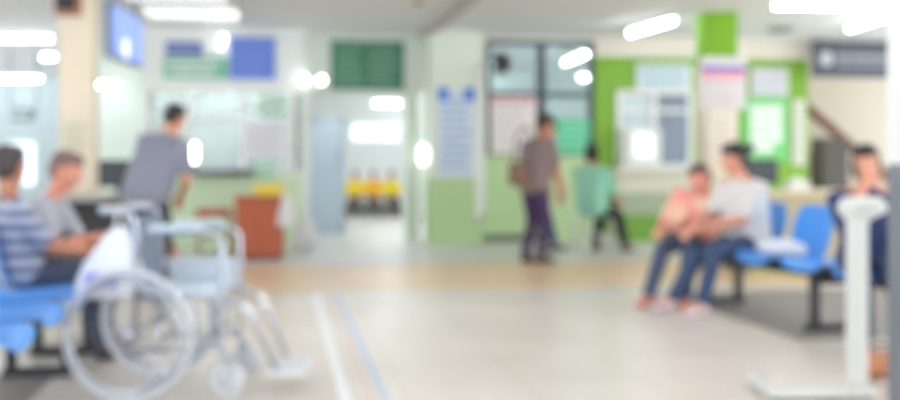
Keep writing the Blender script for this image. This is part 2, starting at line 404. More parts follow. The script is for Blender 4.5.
# posters right of it
pY = YW - .02
sign('wall_poster', rect(491, 536, 97, 154, YW - .05), pY - .002, M('pink white poster', (246, 236, 234), .7), 'large pale pink poster below the wall fan', 'poster', rows=9, ink=M('greyish print', (222, 212, 216), .8), th=.012)
o = sign('poster_heading', rect(491, 533, 96, 103, YW - .05), pY - .018, M('pink heading', (232, 168, 176), .7), 'narrow pink banner strip along the top of the pale poster', 'banner', rows=1, th=.006)
sign('exit_poster', rect(556, 590, 119, 154, YW - .05), pY - .002, M('sea green poster', (104, 206, 160), .7), 'sea green poster on the window wall behind the seated person', 'poster', rows=4, ink=M('mint print', (150, 226, 190), .8), th=.012)
# wall fan in the window
fx, fd = XonY(501, 14.4); fz = EYE + (160 - 63) / 1100 * fd
fan = empty('wall_fan', (fx, 14.38, fz), label='dark round fan mounted at the upper left pane of the window', cat='fan')
m = MB().torus((0, 0, 0), .135, .012).torus((0, -.04, 0), .09, .005).torus((0, -.045, 0), .05, .005)
for k in range(16): a = k * PI / 8; m.cyl((.02 * math.cos(a), -.05, .02 * math.sin(a)), (.135 * math.cos(a), 0, .135 * math.sin(a)), .003, n=6)
m.build('guard', darkm, fan)
m = MB()
for k in range(4):
    a = k * PI / 2 + .4
    m.hull([((.03 * math.cos(a), 0, .03 * math.sin(a)), .012), ((.11 * math.cos(a), .01, .11 * math.sin(a)), .012), ((.1 * math.cos(a + .6), -.01, .1 * math.sin(a + .6)), .012)], 1)
m.build('blade', M('fan blade', (74, 66, 72), .5), fan)
MB().cyl((0, .015, 0), (0, .07, 0), .115, .06, n=28).build('motor_housing', darkm, fan)
MB().cyl((0, -.045, 0), (0, .015, 0), .038).build('motor_hub', M('maroon hub', (110, 60, 62), .5), fan)
MB().tube([(0, .08, 0), (0, .2, 0), (0, .2, -.06)], .016).build('bracket', darkm, fan)

# ------------------------------------------------------------------ right reception side
sign('reception_sign', rect(637, 692, 64, 90, YW - .05), YW - .005, M('white sign', (226, 234, 240), .5), 'white sign with pale teal lettering above the service window', rows=2, ink=M('teal ink', (160, 196, 206), .7), letter_h=.55)
sign('column_banner', (CX0 - .10, CX0 + .46, 1.68, 2.28), CY - .005, M('banner white', (222, 216, 218), .7), 'white banner with blue and pink bands on the column', 'banner', rows=3, ink=M('beige print', (214, 200, 196), .8), th=.015, letter_h=.3)
ban = bpy.data.objects['column_banner']
MB().box(-.27, .27, -.021, -.015, .13, .19).build('blue_band', M('violet blue', (112, 108, 200), .7), ban)
MB().box(-.27, .27, -.021, -.015, .06, .13).build('pink_band', M('rose pink', (240, 160, 176), .7), ban)
sign('column_notice', (CX0 - .01, CX0 + .35, 1.15, 1.64), CY - .005, M('cream notice', (240, 230, 220), .7), 'cream notice below the banner on the column', 'notice', rows=5, ink=M('tan print', (220, 204, 186), .8), th=.01)
sign('notice_board', rect(752, 789, 68, 96, YW - .05), YW - .005, M('grey white board', (216, 216, 222), .6), 'plain white notice board on the lime wall right of the column', 'board', rows=2, ink=M('pale grey print', (206, 210, 214), .7))
gp = rect(745, 789, 97, 162, YW - .05)
sign('green_poster', gp, YW - .005, M('vivid green poster', (126, 212, 126), .6), 'vivid green poster with a white text block on the lime wall', 'poster', th=.02)
g0 = bpy.data.objects['green_poster']; gw = (gp[1] - gp[0]) / 2; gh = (gp[3] - gp[2]) / 2
m = MB()
for k in range(5): m.box(-gw * .72, gw * (.72 if k < 4 else .3), -.026, -.02, gh * (.62 - k * .3) - .058, gh * (.62 - k * .3) + .058)
m.build('text_block', paper, g0)
sign('narrow_notice', rect(793, 806, 100, 165, YW - .05), YW - .005, M('pale strip', (226, 226, 210), .7), 'narrow pale vertical notice at the right end of the lime wall', 'notice', rows=8, ink=M('strip print', (196, 200, 186), .8))
# service shelf and low panels below the window
cs = empty('service_counter', (r0, YW - .3, 0), label='cream topped reception counter under the white service window', cat='counter')
cw = r1 - r0 + .25
MB().box(-.15, cw - .1, -.12, .28, .94, 1.0, .01).build('countertop', M('cream top', (236, 232, 218), .4), cs)
MB().box(-.1, cw - .15, 0, .27, .66, .94).build('front_panel', M('counter cream panel', (222, 216, 196), .5), cs)
MB().box(-.1, cw - .15, .02, .27, .36, .66).build('lower_panel', M('counter olive panel', (168, 180, 150), .5), cs)
MB().box(-.08, cw - .17, .04, .27, 0, .36).build('plinth', M('plinth green', (120, 166, 60), .5), cs)
# printer-like cabinet on the counter
cb = empty('document_cabinet', (r0 + .0, YW - .17, 1.0), label='white box cabinet with a lit pane on the reception counter', cat='cabinet')
MB().box(0, .52, -.12, .12, 0, .52, .015).build('body', white_pl, cb)
MB().box(.14, .40, -.13, -.12, .14, .46).build('screen', M('lit screen', (250, 252, 255), .4, emit=.3), cb)
# desk right of column with monitor, tissue box
dk = Pt(756, 11.0)
de = empty('reception_desk', (dk.x, dk.y, 0), label='cream reception desk behind the blue seats', cat='desk')
MB().box(-.25, 1.15, -.3, .35, .76, .8, .008).build('desktop', M('desk cream', (228, 216, 186), .5), de)
MB().box(-.22, 1.12, -.26, -.22, .1, .76).build('front_panel', M('desk olive front', (196, 184, 148), .6), de)
for x in (-.22, 1.06): MB().box(x, x + .06, -.22, .32, 0, .76).build('leg', M('desk leg', (120, 118, 110), .5), de)
mo = empty('computer_monitor', (dk.x + .06, dk.y, .8), rz=.2, label='black computer monitor standing on the cream reception desk', cat='monitor')
MB().box(-.19, .19, -.02, .02, .06, .31, .01).build('screen', M('monitor black', (44, 50, 56), .3), mo)
MB().cyl((0, .01, 0), (0, .01, .14), .02).build('stem', black, mo)
MB().box(-.1, .1, -.07, .09, 0, .012).build('base', black, mo)
tb = empty('tissue_box', (dk.x + .4, dk.y - .08, .8), label='white tissue box on the cream reception desk', cat='box')
MB().box(-.11, .11, -.06, .06, 0, .09, .006).build('carton', paper, tb)
MB().hull([((0, 0, .09), .02), ((.02, .01, .14), .012), ((-.03, 0, .12), .01)], 1).build('tissue', paper, tb)
# grey hanging sign of stair bay
r = rect(811, 893, 41, 78, 14.3)
o = sign('stair_bay_sign', r, 14.3, M('slate sign', (84, 88, 98), .5), 'dark grey sign with a pale emblem and lettering over the stair bay', rows=None, th=.06)
wd = (r[1] - r[0]) / 2
m = MB()
for k in range(9): m.box(-wd * .42 + k * .1, -wd * .42 + k * .1 + .075, -.068, -.06, -.02 + (k % 3) * .006, .07)
for k in range(11): m.box(-wd * .42 + k * .08, -wd * .42 + k * .08 + .055, -.068, -.06, -.11, -.07)
m.build('lettering', M('sign grey text', (172, 176, 184), .6), o)
MB().cyl((-wd * .68, -.068, 0), (-wd * .68, -.06, 0), .1, n=28).build('emblem', M('sign emblem', (196, 200, 206), .6), o)
m = MB()
for x in (-wd * .8, wd * .8): m.cyl((x, -.03, (r[3] - r[2]) / 2), (x, -.03, CZ - (r[2] + r[3]) / 2 - .002), .012)
m.build('hanger_rod', darkm, o)
# staircase: steps go up toward the left
s0 = XonY(812, 15.3)[0]; s1 = XonY(868, 15.3)[0]
st = empty('staircase', ((s0 + s1) / 2, 15.7, 0), label='cream staircase with a brown handrail in the bay at the right', cat='staircase')
cx = (s0 + s1) / 2
n = 9; run = .21; zt = 1.55
m = MB()
xs = s0 - cx + .02
for k in range(n):
    z = zt - k * .17
    if z < .1: break
    m.box(xs + k * run, xs + (k + 1) * run + .02, 0, .55, z - .19, z)
m.build('steps', M('step cream', (196, 184, 160), .7), st)
MB().prism([(xs, zt - .28), (xs, zt + .0), (xs + 8 * run, zt - 8 * .17), (xs + 8 * run, zt - 8 * .17 - .13)], -.05, 0).build('stringer', M('stringer', (206, 194, 170), .7), st)
MB().tube([(xs, -.03, zt + .42), (xs + 7.4 * run, -.03, zt + .42 - 7.4 * .17)], .075).build('handrail', M('brown wood', (118, 70, 50), .5), st)
m = MB()
for k in range(0, 8, 1): m.cyl((xs + (k + .5) * run, -.03, zt - k * .17 - .06), (xs + (k + .5) * run, -.03, zt + .40 - (k + .5) * .17), .012, n=8)
m.build('balusters', M('cream baluster', (200, 190, 170), .5), st)
tag(MB().box(-.2, .2, -.2, .2, 0, 1.42, .01).box(-.18, -.01, -.21, -.2, .05, 1.37).box(.01, .18, -.21, -.2, .05, 1.37).build('storage_cabinet', M('charcoal cabinet', (92, 88, 80), .6), loc=(XonY(821, 15.2)[0], 14.95, 0)), 'charcoal cabinet standing in front of the staircase', 'cabinet')

# ------------------------------------------------------------------ left side furniture
# cream pillar speaker and poster
sp = empty('wall_speaker', (-1.83, 10.2, 2.43), label='black speaker box with a brown bracket high on the cream pillar', cat='speaker')
MB().box(-.09, .06, -.14, -.02, 0, .28, .012).build('cabinet', black, sp)
MB().box(-.12, .11, -.02, 0, -.05, .3).build('bracket', M('rust bracket', (186, 134, 110), .6), sp)
MB().cyl((-.015, -.146, .1), (-.015, -.14, .1), .055).build('cone', darkm, sp)
sign('pillar_notice', (-1.89, -1.66, 1.15, 1.45), 10.198, M('pale yellow notice', (234, 224, 200), .7), 'pale yellow notice on the cream pillar', 'notice', rows=4, ink=M('green grey print', (200, 204, 180), .8), th=.008)
# hanging blue screen
A = Vector((-1.60, 11.1, 0)); B = Vector((-1.46, 12.5, 0)); dv = (B - A); ang = math.atan2(dv.y, dv.x)
hs = empty('hanging_display', ((A.x + B.x) / 2, (A.y + B.y) / 2, 2.11), rz=ang, label='blue hanging display board seen edge-on beside the cream pillar', cat='display')
Lh = dv.length / 2
MB().box(-Lh, Lh, 0, .06, 0, .55, .008).build('casing', M('display casing', (120, 134, 160), .5), hs)
MB().box(-Lh + .03, Lh - .03, -.004, 0, .03, .52).build('screen', M('blue screen', (140, 166, 234), .4, emit=.3), hs)
MB().ball((-.1, -.006, .14), (.14, .004, .11)).build('screen_pale_oval', M('pale screen oval', (225, 236, 255), .4, emit=.6), hs)  # pale glowing oval on the screen face
MB().cyl((-Lh * .7, .03, .55), (-Lh * .7, .03, CZ - 2.112), .012).cyl((Lh * .7, .03, .55), (Lh * .7, .03, CZ - 2.112), .012).build('hanger_rod', darkm, hs)
# desk with dark monitor
dp = Pt(112, 9.3)
d2 = empty('office_desk', (dp.x, dp.y, 0), label='grey office desk behind the wheelchair, dark underneath', cat='desk')
MB().box(-.6, .32, -.3, .3, .76, .8, .006).build('desktop', M('desk grey top', (176, 172, 168), .5), d2)
MB().box(-.57, .29, .1, .13, .2, .76).build('back_panel', M('desk dark panel', (84, 84, 86), .6), d2)
for x in (-.58, .26): MB().box(x, x + .04, -.27, .27, 0, .76).build('leg', M('desk side', (96, 94, 94), .5), d2)
m2 = empty('computer_monitor', (dp.x + .04, dp.y + .05, .8), rz=-.1, label='black computer monitor on the grey desk next to the plaid shirt person', cat='monitor')
MB().box(-.16, .16, -.02, .03, .07, .3, .01).build('screen', M('monitor black', (44, 50, 56), .3), m2)
MB().cyl((0, .02, 0), (0, .02, .12), .02).build('stem', black, m2)
MB().box(-.1, .1, -.06, .09, 0, .012).build('base', black, m2)
# brown wooden cabinet
r = rect(235, 284, 196, 258, 12.3)
kb = empty('wooden_cabinet', ((r[0] + r[1]) / 2, 12.3, 0), label='reddish brown wooden cabinet in front of the enquiry booth', cat='cabinet')
w = (r[1] - r[0]) / 2; wood = M('reddish wood', (188, 98, 64), .45, var=.12, scale=6)
MB().box(-w, w, 0, .42, .03, .67).build('body', wood, kb)
MB().box(-w - .015, w + .015, -.02, .44, .67, .70, .006).build('top', wood, kb)
MB().box(-w + .02, -.005, -.018, 0, .06, .65, .004).build('door', wood, kb)
MB().box(.005, w - .02, -.018, 0, .06, .65, .004).build('door', wood, kb)
MB().box(-w + .02, w - .02, .02, .4, 0, .03).build('plinth', black, kb)
tag(MB().box(-.2, .14, -.12, .12, 0, .13, .01).box(-.19, .13, -.125, -.12, .02, .11).build('folder_box', M('yellow card', (242, 222, 92), .6), loc=((r[0] + r[1]) / 2 + .13, 12.5, .70)), 'yellow folder box lying on the brown cabinet', 'box')
# hanging white coat/cloth at its right end
o = MB().hull([((0, 0, .3), .02), ((.06, 0, .28), .02), ((-.05, 0, 0), .03), ((.08, 0, .0), .035)], 2).build('cloth', M('white cloth', (236, 234, 236), .9), loc=(r[1] - .0, 12.25, .4), smooth=True)
tag(o, 'white cloth hanging at the right corner of the brown cabinet', 'cloth')
r = rect(196, 232, 207, 247, 12.9)
sb = empty('low_shelf', ((r[0] + r[1]) / 2, 12.9, 0), label='low rust coloured shelf left of the brown cabinet', cat='shelf')
w = (r[1] - r[0]) / 2
MB().box(-w, w, 0, .3, .44, .54).build('shelf_top', M('rust wood', (190, 120, 96), .5), sb)
for a in (-w, w - .04): MB().box(a, a + .04, 0, .3, 0, .44).build('side_panel', M('shelf side', (176, 170, 140), .5), sb)
MB().box(-w + .04, w - .04, .02, .3, .2, .23).build('shelf', M('shelf board', (186, 180, 150), .5), sb)
# red plastic stool
def stool(px, d, c, label, name='plastic_stool', zt=.45, s=.15, splay=.04, mat=None):
    p = Pt(px, d); e = empty(name, (p.x, p.y, 0), rz=.3, label=label, cat='stool')
    mt = mat or M('stool ' + label[:12], c, .4)
    MB().box(-s, s, -s, s, zt - .04, zt, .015).build('seat', mt, e)
    for a in (-1, 1):
        for b in (-1, 1):
            MB().cyl((a * (s - .02 + splay), b * (s - .02 + splay), 0), (a * (s - .02), b * (s - .02), zt - .03), .016, .02, n=10).build('leg', mt, e, smooth=True)
    k = s - .02 + splay * .5
    MB().tube([(-k, -k, zt * .45), (k, -k, zt * .45)], .01).tube([(-k, k, zt * .45), (k, k, zt * .45)], .01).tube([(-k, -k, zt * .45), (-k, k, zt * .45)], .01).tube([(k, -k, zt * .45), (k, k, zt * .45)], .01).build('stretcher', mt, e)
    return e
stool(157, 10.4, (224, 122, 92), 'orange plastic stool behind the wheelchair', zt=.32)
# misc bag at right of the cabinet on floor: white bin bag area
o = MB().hull([((0, 0, .12), (.16, .12, .12)), ((.02, 0, .3), (.1, .08, .08))], 2).hull([((.02, 0, .36), .02), ((.02, 0, .42), .05)], 2).build('rubbish_bag', M('thin white plastic', (226, 224, 224), .4), loc=(XonY(305, 13.6)[0], 13.6, 0), smooth=True)
tag(o, 'white knotted plastic sack standing on the floor by the doorway', 'bag')

# ------------------------------------------------------------------ blue beam seating
def seat_shell(parent, y):
    prof = [(.245, .385, .36), (.24, .415, .46), (.20, .434, .50), (.08, .430, .51), (-.06, .418, .51), (-.15, .412, .49), (-.205, .44, .46), (-.235, .52, .46), (-.26, .62, .48), (-.28, .70, .47), (-.295, .765, .38), (-.298, .785, .28)]
    nv = 8; bm = bmesh.new(); rows = []
    for i, (x, z, w) in enumerate(prof):
        row = []
        for j in range(nv + 1):
            v = -1 + 2 * j / nv; lift = .022 * abs(v) ** 3
            dx, dz = (0, lift) if i < 5 else ((lift * 1.3, 0) if i > 6 else (lift * .8, lift * .7))
            row.append(bm.verts.new((x + dx, y + v * w / 2, z + dz)))
        rows.append(row)
    for i in range(len(rows) - 1):
        for j in range(nv): bm.faces.new((rows[i][j], rows[i][j + 1], rows[i + 1][j + 1], rows[i + 1][j]))
    me = bpy.data.meshes.new('seat'); bm.to_mesh(me); bm.free(); me.materials.append(blue_seat)
    me.polygons.foreach_set('use_smooth', [True] * len(me.polygons))
    o = bpy.data.objects.new('seat', me); COL.objects.link(o); o.parent = parent
    s = o.modifiers.new('s', 'SOLIDIFY'); s.thickness = .014; s.offset = 0
    b = o.modifiers.new('b', 'SUBSURF'); b.levels = b.render_levels = 2
    MB().box(-.1, .1, y - .05, y + .05, .375, .412, .005).build('seat_bracket', darkm, parent)
def seat_row(loc, rz, ys, legs, label):
    e = empty('seating_row', loc, rz, label=label, cat='seats')
    for y in ys: seat_shell(e, y)
    MB().box(-.04, .04, min(ys) - .22, max(ys) + .22, .33, .376, .005).build('beam', darkm, e)
    for y in legs:
        l = MB().box(-.17, -.12, y - .025, y + .025, .04, .345).box(.10, .15, y - .025, y + .025, .04, .345).box(-.19, .19, y - .03, y + .03, .0, .045, .008).box(-.17, .15, y - .02, y + .02, .30, .35)
        l.build('leg', M('black steel', (50, 50, 54), .45), e)
    return e
SP = .56
RB = Vector((3.53, 6.62, 0)); RF = math.radians(186.7)
seat_row(RB, RF, [SP * m for m in (-3, -2, -1, 0, 1, 2)], [SP * m for m in (-2.5, -.0, 1.9)], 'row of joined blue plastic seats on black legs at the right')
seat_row((-1.185, 0, 0), 0, [6.78, 6.17, 5.56, 4.95, 4.34, 3.73], [6.48, 5.86], 'row of joined blue plastic seats at the left edge')
def rowpt(m, x=-.1): return RB + Matrix.Rotation(RF, 3, 'Z') @ Vector((x, .519 * m, 0))

# ------------------------------------------------------------------ wheelchair
wn = Pt(128, 5.02); phi = -TH
wc = empty('wheelchair', (wn - Matrix.Rotation(phi, 3, 'Z') @ Vector((0, -.28, 0))), rz=phi, label='empty chrome wheelchair facing right beside the left blue seats', cat='wheelchair')
rubber = M('grey tyre', (214, 216, 220), .4); vinyl = M('pale blue vinyl', (206, 220, 230), .35)
for sy in (-1, 1):
    y = sy * .28
    wh = MB().torus((0, y, .3), .275, .011, sq=.8).cyl((0, y - .03, .3), (0, y + .03, .3), .028).build('wheel', chrome, wc, smooth=True)
    MB().torus((0, y, .3), .292, .012, k=12).build('tyre', rubber, wh, smooth=True)
    MB().torus((0, y + sy * .045, .3), .25, .009).build('handrim', chrome, wh, smooth=True)
    m = MB()
    for k in range(24):
        a = k * PI / 12; m.cyl((.02 * math.cos(a + .5), y + (.02 if k % 2 else -.02), .3 + .02 * math.sin(a + .5)), (.27 * math.cos(a), y, .3 + .27 * math.sin(a)), .002, n=5)
    m.build('spokes', chrome, wh)
    y = sy * .215
    fr = MB()
    fr.tube([(.02, y, .26), (.02, y, .78), (.0, y, .86), (-.12, y, .87)], .012)
    fr.tube([(.02, y, .765), (.375, y, .765), (.415, y, .73), (.42, y, .47), (.42, y, .22), (.02, y, .22)], .012, .06)
    fr.tube([(.02, y, .47), (.42, y, .47)], .012).tube([(.3, y, .47), (.3, y, .22)], .009)
    fr.tube([(.42, y, .47), (.54, y, .40), (.66, y * .8, .12)], .011).cyl((0, y, .3), (0, sy * .27, .3), .012)
    fr.build('side_frame', chrome, wc, smooth=True)
    MB().tube([(-.03, y, .868), (-.15, y, .87)], .018).build('push_handle', M('handle grip', (206, 208, 214), .4), wc, smooth=True)
    MB().box(.08, .33, y - .025, y + .025, .775, .80, .01).build('armrest_pad', vinyl, wc)
    MB().box(.06, .40, y - .004, y + .004, .50, .61, .003).build('side_panel', M('clear side guard', (200, 208, 216), .3), wc) if sy > 0 else None
    ca = MB().cyl((.42, y, .23), (.42, y, .17), .014).box(.41, .46, y - .03, y - .022, .08, .18).box(.41, .46, y + .022, y + .03, .08, .18).box(.41, .46, y - .03, y + .03, .17, .18).build('caster_fork', chrome, wc)
    MB().torus((.44, y, .085), .065, .018, k=12).cyl((.44, y - .015, .085), (.44, y + .015, .085), .05).build('caster_wheel', rubber, ca, smooth=True)
    MB().box(.62, .80, min(y * .8 + sy * .02, y * .8 - sy * .15), max(y * .8 + sy * .02, y * .8 - sy * .15), .10, .118, .006).build('footplate', M('footplate alu', (232, 234, 238), .3, .3), wc)
    MB().tube([(.52, y, .43), (.545, y - sy * .03, .38), (.55, y - sy * .10, .36)], .025, k=8).build('calf_pad', white_pl, wc, smooth=True)
m = MB().cyl((.1, -.21, .24), (.1, .21, .45), .01).cyl((.1, .21, .24), (.1, -.21, .45), .01).cyl((.38, -.21, .24), (.38, .21, .45), .01).cyl((.38, .21, .24), (.38, -.21, .45), .01).cyl((0, -.28, .3), (0, .28, .3), .011)
m.build('cross_brace', chrome, wc)
MB().box(.04, .41, -.2, .2, .475, .505, .012).build('seat', vinyl, wc)
MB().box(.005, .03, -.2, .2, .50, .84, .008).build('backrest', M('dark blue-grey vinyl', (120, 130, 150), .4), wc)
# carrier bag hanging from the near push handle
hb = wn + Matrix.Rotation(phi, 3, 'Z') @ Vector((-.13, .10, 0))
bg = empty('carrier_bag', (hb.x, hb.y, .46), rz=phi, label='white plastic carrier bag with violet print hanging from the wheelchair handle', cat='bag')
bmx = MB(); nL = 10; rings = []
prof = [(0, .13, .05), (.02, .155, .075), (.08, .155, .08), (.16, .13, .07), (.23, .095, .05), (.29, .065, .03), (.33, .03, .02)]
for i, (z, a, b) in enumerate(prof):
    rings.append([bmx.bm.verts.new((a * math.cos(t) * (1 + .07 * math.sin(5 * t + i)) + .07 * z / .33, b * math.sin(t) * (1 + .1 * math.sin(3 * t + 2 * i)), z)) for t in [2 * PI * k / 24 for k in range(24)]])
for i in range(len(rings) - 1):
    for j in range(24): bmx.bm.faces.new((rings[i][j], rings[i][(j + 1) % 24], rings[i + 1][(j + 1) % 24], rings[i + 1][j]))
bmx.bm.faces.new(rings[0][::-1]); bmx.bm.faces.new(rings[-1])
bmx.build('bag_body', M('white carrier plastic', (234, 236, 242), .5), bg, smooth=True)
MB().tube([(.04, 0, .32), (.05, 0, .385), (.07, 0, .44), (.09, 0, .385), (.10, 0, .32)], .008).build('bag_handle', white_pl, bg, smooth=True)
MB().hull([((-.06, -.074, .07), (.02, .008, .02)), ((.06, -.074, .07), (.02, .008, .02)), ((.06, -.074, .10), (.02, .008, .02)), ((-.06, -.074, .10), (.02, .008, .02))], 1).build('print', M('violet print', (132, 122, 214), .6), bg)

# ------------------------------------------------------------------ body scale (right front)
sc = Pt(857, 5.1)
e = empty('weighing_scale', (sc.x, sc.y, 0), rz=-.15, label='white column weighing scale with a low platform at the right front', cat='scale')
MB().box(-.047, .047, -.035, .035, .05, .86, .02).build('column', white_pl, e)
MB().hull([((-.07, 0, .875), (.02, .04, .02)), ((.12, 0, .875), (.02, .04, .02)), ((-.045, .0, .912), (.03, .035, .018)), ((.09, 0, .912), (.03, .035, .018)), ((-.03, 0, .83), (.03, .035, .02)), ((.03, 0, .83), (.03, .035, .02))], 2).build('display_head', white_pl, e, smooth=True)
MB().box(-.02, .08, -.046, -.034, .862, .895, .003).build('display', M('pale display', (206, 212, 206), .3), e)
p = MB().box(-.44, .07, -.10, .30, .012, .055, .015).build('platform', white_pl, e)
MB().box(-.40, .03, -.06, .26, .055, .062, .003).build('mat', M('ribbed pale mat', (222, 214, 200), .7), e)
m = MB()
for a in (-.40, .03):
    for b in (-.06, .26): m.cyl((a, b, 0), (a, b, .02), .02)
m.build('feet', darkm, e)
pp = Pt(879, 5.55)
bgp = empty('brown_pouch', (pp.x, pp.y, 0), label='small brown pouch on the floor beside the near column', cat='bag')
MB().hull([((-.08, 0, .05), (.03, .05, .05)), ((.10, 0, .05), (.03, .05, .05)), ((-.05, 0, .12), (.03, .03, .02)), ((.07, 0, .12), (.03, .03, .02))], 2).build('pouch_body', M('tan leather', (196, 132, 98), .6), bgp, smooth=True)
MB().tube([(-.06, 0, .12), (-.03, 0, .17), (.05, 0, .17), (.08, 0, .12)], .007).build('strap', M('dark leather', (96, 62, 46), .6), bgp)

# ------------------------------------------------------------------ lamps
def tube_lamp(c, rz, L, label, group=None, n=1):
    e = empty('tube_lamp', c, rz, label=label, cat='ceiling lamp', group=group)
    top = CZ - c[2] - .001
    MB().box(-L / 2 - .03, L / 2 + .03, -.05 - .03 * (n - 1), .05 + .03 * (n - 1), 0, min(top, .059), .008).build('batten', white_p, e)
    if top > .1:
        for x in (-L * .35, L * .35): MB().cyl((x, 0, .05), (x, 0, top), .008, n=8).build('hanger_rod', white_p, e)
    for k in range(n):
        y = (k - (n - 1) / 2) * .08
        MB().cyl((-L / 2, y, -.022), (L / 2, y, -.022), .018, n=14).build('lamp_tube', lampm, e)
    return e
def lampat(px, py, z=2.74): d = (z - EYE) * 1100 / (160 - py); return Pt(px, d, z)
def tube_between(a, b, label, n=1, L=None, **k):
    A = lampat(*a); B = lampat(*b); c = (A + B) / 2; v = B - A
    return tube_lamp((c.x, c.y, 2.74), math.atan2(v.y, v.x), L or min(v.length, 1.5), label, n=n, **k)
tube_between((633, 31), (670, 20), 'lit tube lamp on the ceiling left of the lime green column', L=1.3)
tube_between((852, 26), (890, 14), 'lit tube lamp on the ceiling in front of the dark grey sign', L=1.25)
tube_between((776, 4), (884, 4), 'long tube lamp crossing the ceiling at the upper right', n=1, L=1.15)
tube_between((-4, 37), (50, 37), 'lit tube lamp nearest the camera in the left hall')
tube_between((-12, 78), (40, 78), 'long lit tube lamp in the left hall, farther back')
tube_between((43, 56), (54, 56), 'short lit lamp beside the cream pillar in the left hall')
x, d = XonY(107, 17.)  # lit tube added where a lamp reflects on the pale green wall
tube_lamp((x, 17., EYE + 77 / 1100 * d), 0, .3, 'short lit tube imitating a reflection between the pillar and the booth')
A = Pt(563, 17.8); B = Pt(589, 16.0); v = B - A; z_ = 2.68  # lit tube added behind the glass to imitate a lamp reflection in it
tube_lamp(((A.x + B.x) / 2, (A.y + B.y) / 2, z_), math.atan2(v.y, v.x), 1.5, 'added lit tube imitating a lamp reflection in the upper right window pane')
A = Pt(586, 18.4); tube_lamp((A.x, A.y, 2.50), 0, .2, 'added short lit tube imitating a low reflection in the upper right window pane')  # second tube added for the smaller reflection in the same pane
# recessed louvre lights
def louvre(px0, px1, py0, py1, label):
    z = CZ - .03; A = lampat((px0 + px1) / 2, py0, z); B = lampat((px0 + px1) / 2, py1, z)
    cY = (A.y + B.y) / 2; cX = (A.x + B.x) / 2; W = (px1 - px0) / 1100 * ((A - Vector((0, 0, z))).length) ; D = abs(B.y - A.y)
    e = empty('louvre_light', (cX, cY, z), label=label, cat='ceiling light')
    W2, D2 = W / 2, D / 2
    m = MB().box(-W2, W2, -D2, -D2 + .03, 0, .028).box(-W2, W2, D2 - .03, D2, 0, .028).box(-W2, -W2 + .03, -D2, D2, 0, .028).box(W2 - .03, W2, -D2, D2, 0, .028)
    m.build('frame', white_p, e)
    m = MB()
    for k in range(1, 11): x = -W2 + 2 * W2 * k / 11; m.box(x - .012, x + .012, -D2, D2, -.02, .02)
    m.build('louvre', M('louvre grey', (206, 208, 214), .4), e)
    MB().box(-W2 + .03, W2 - .03, -D2 + .03, D2 - .03, .014, .028).build('diffuser', glowm, e)
louvre(145, 240, 8, 20, 'white louvred ceiling light in front of the booth header')
louvre(128, 228, -5, 2, 'white louvred ceiling light at the top edge, nearer than the other louvred one')
# twin spot lamps left of the green board
lx, ld = XonY(313, 14.1); lz = EYE + 80 / 1100 * ld
e = empty('emergency_light', (lx, 14.19, lz), label='twin headed emergency lamp left of the dark green board', cat='lamp')
MB().box(-.06, .06, -.06, -.002, -.12, -.02, .01).build('housing', white_pl, e)
for s in (-1, 1): MB().ball((s * .11, -.12, 0), .043).build('lamp_head', softglow, e, smooth=True)
MB().tube([(-.11, -.1, 0), (0, -.05, -.04), (.11, -.1, 0)], .012).build('bracket', white_pl, e)
def glow_spot(name, px, py, Y, size, label, tilt=0.):  # glowing shape standing in for a lamp's reflection on glass or header
    x, d = XonY(px, Y); z = EYE + (160 - py) / 1100 * d
    e = empty(name, (x, Y, z), label=label, cat='lamp'); e.rotation_euler.y = tilt
    w, h_ = size
    MB().hull([((0, -.05, -h_ / 2 + w / 2), w / 2), ((0, -.05, h_ / 2 - w / 2), w / 2)], 2).build('reflection_glow', softglow, e, smooth=True)
    MB().box(-w / 2 - .01, w / 2 + .01, -.03, 0, -h_ / 2 - .01, h_ / 2 + .01, .005).build('back_plate', white_pl, e)
glow_spot('lamp_reflection', 222, 42, BY, (.05, .16), 'small tilted glow imitating a lamp reflection on the booth header beside the blue board', tilt=.35)
glow_spot('lamp_reflection', 195, 153, BY - .05, (.06, .24), 'upright glow imitating a reflection in the booth glass over the dark counter', 0)
glow_spot('lamp_reflection', 422, 155, 14.57, (.06, .22), 'upright glow imitating a reflection between the doorway and the green pilaster', 0)
tube_between((366, 94), (388, 94), 'lit tube lamp deep inside the lobby', L=.6) if False else None
x, d = XonY(387, 21.)
tube_lamp((x, 21., 2.2), 0, .45, 'lit tube lamp hanging deep inside the lobby')
# ceiling items
p = lampat(418, 2, CZ - .03)
e = empty('smoke_detector', (p.x, p.y, CZ), label='brownish round smoke detector on the ceiling near the top edge', cat='detector')
MB().cyl((0, 0, -.03), (0, 0, 0), .07, .08).build('base', M('tan plastic', (212, 188, 168), .5), e, smooth=False)
MB().cyl((0, 0, -.06), (0, 0, -.03), .035, .05).build('sensor', M('brown plastic', (176, 140, 116), .5), e)
p = lampat(781, 30, CZ - .03)
e = empty('ceiling_speaker', (p.x, p.y, CZ), label='round grey ceiling speaker between the right tube lamps', cat='speaker')
MB().cyl((0, 0, -.04), (0, 0, 0), .17, .19, n=32).build('rim', M('dusky rim', (150, 150, 152), .5), e)
MB().cyl((0, 0, -.05), (0, 0, -.04), .1, .13, n=24).build('grille', M('dark grille', (96, 98, 102), .6), e)
# left hall hanging sign
r = rect(12, 36, 108, 121, 18.)
o = sign('hall_sign', r, 18., M('dusky teal', (130, 156, 160), .5), 'dusky teal hanging sign in the left hall', rows=1)
MB().cyl((-.2, -.015, (r[3] - r[2]) / 2), (-.2, -.015, CZ - (r[2] + r[3]) / 2 - .002), .01).cyl((.2, -.015, (r[3] - r[2]) / 2), (.2, -.015, CZ - (r[2] + r[3]) / 2 - .002), .01).build('hanger_rod', darkm, o)

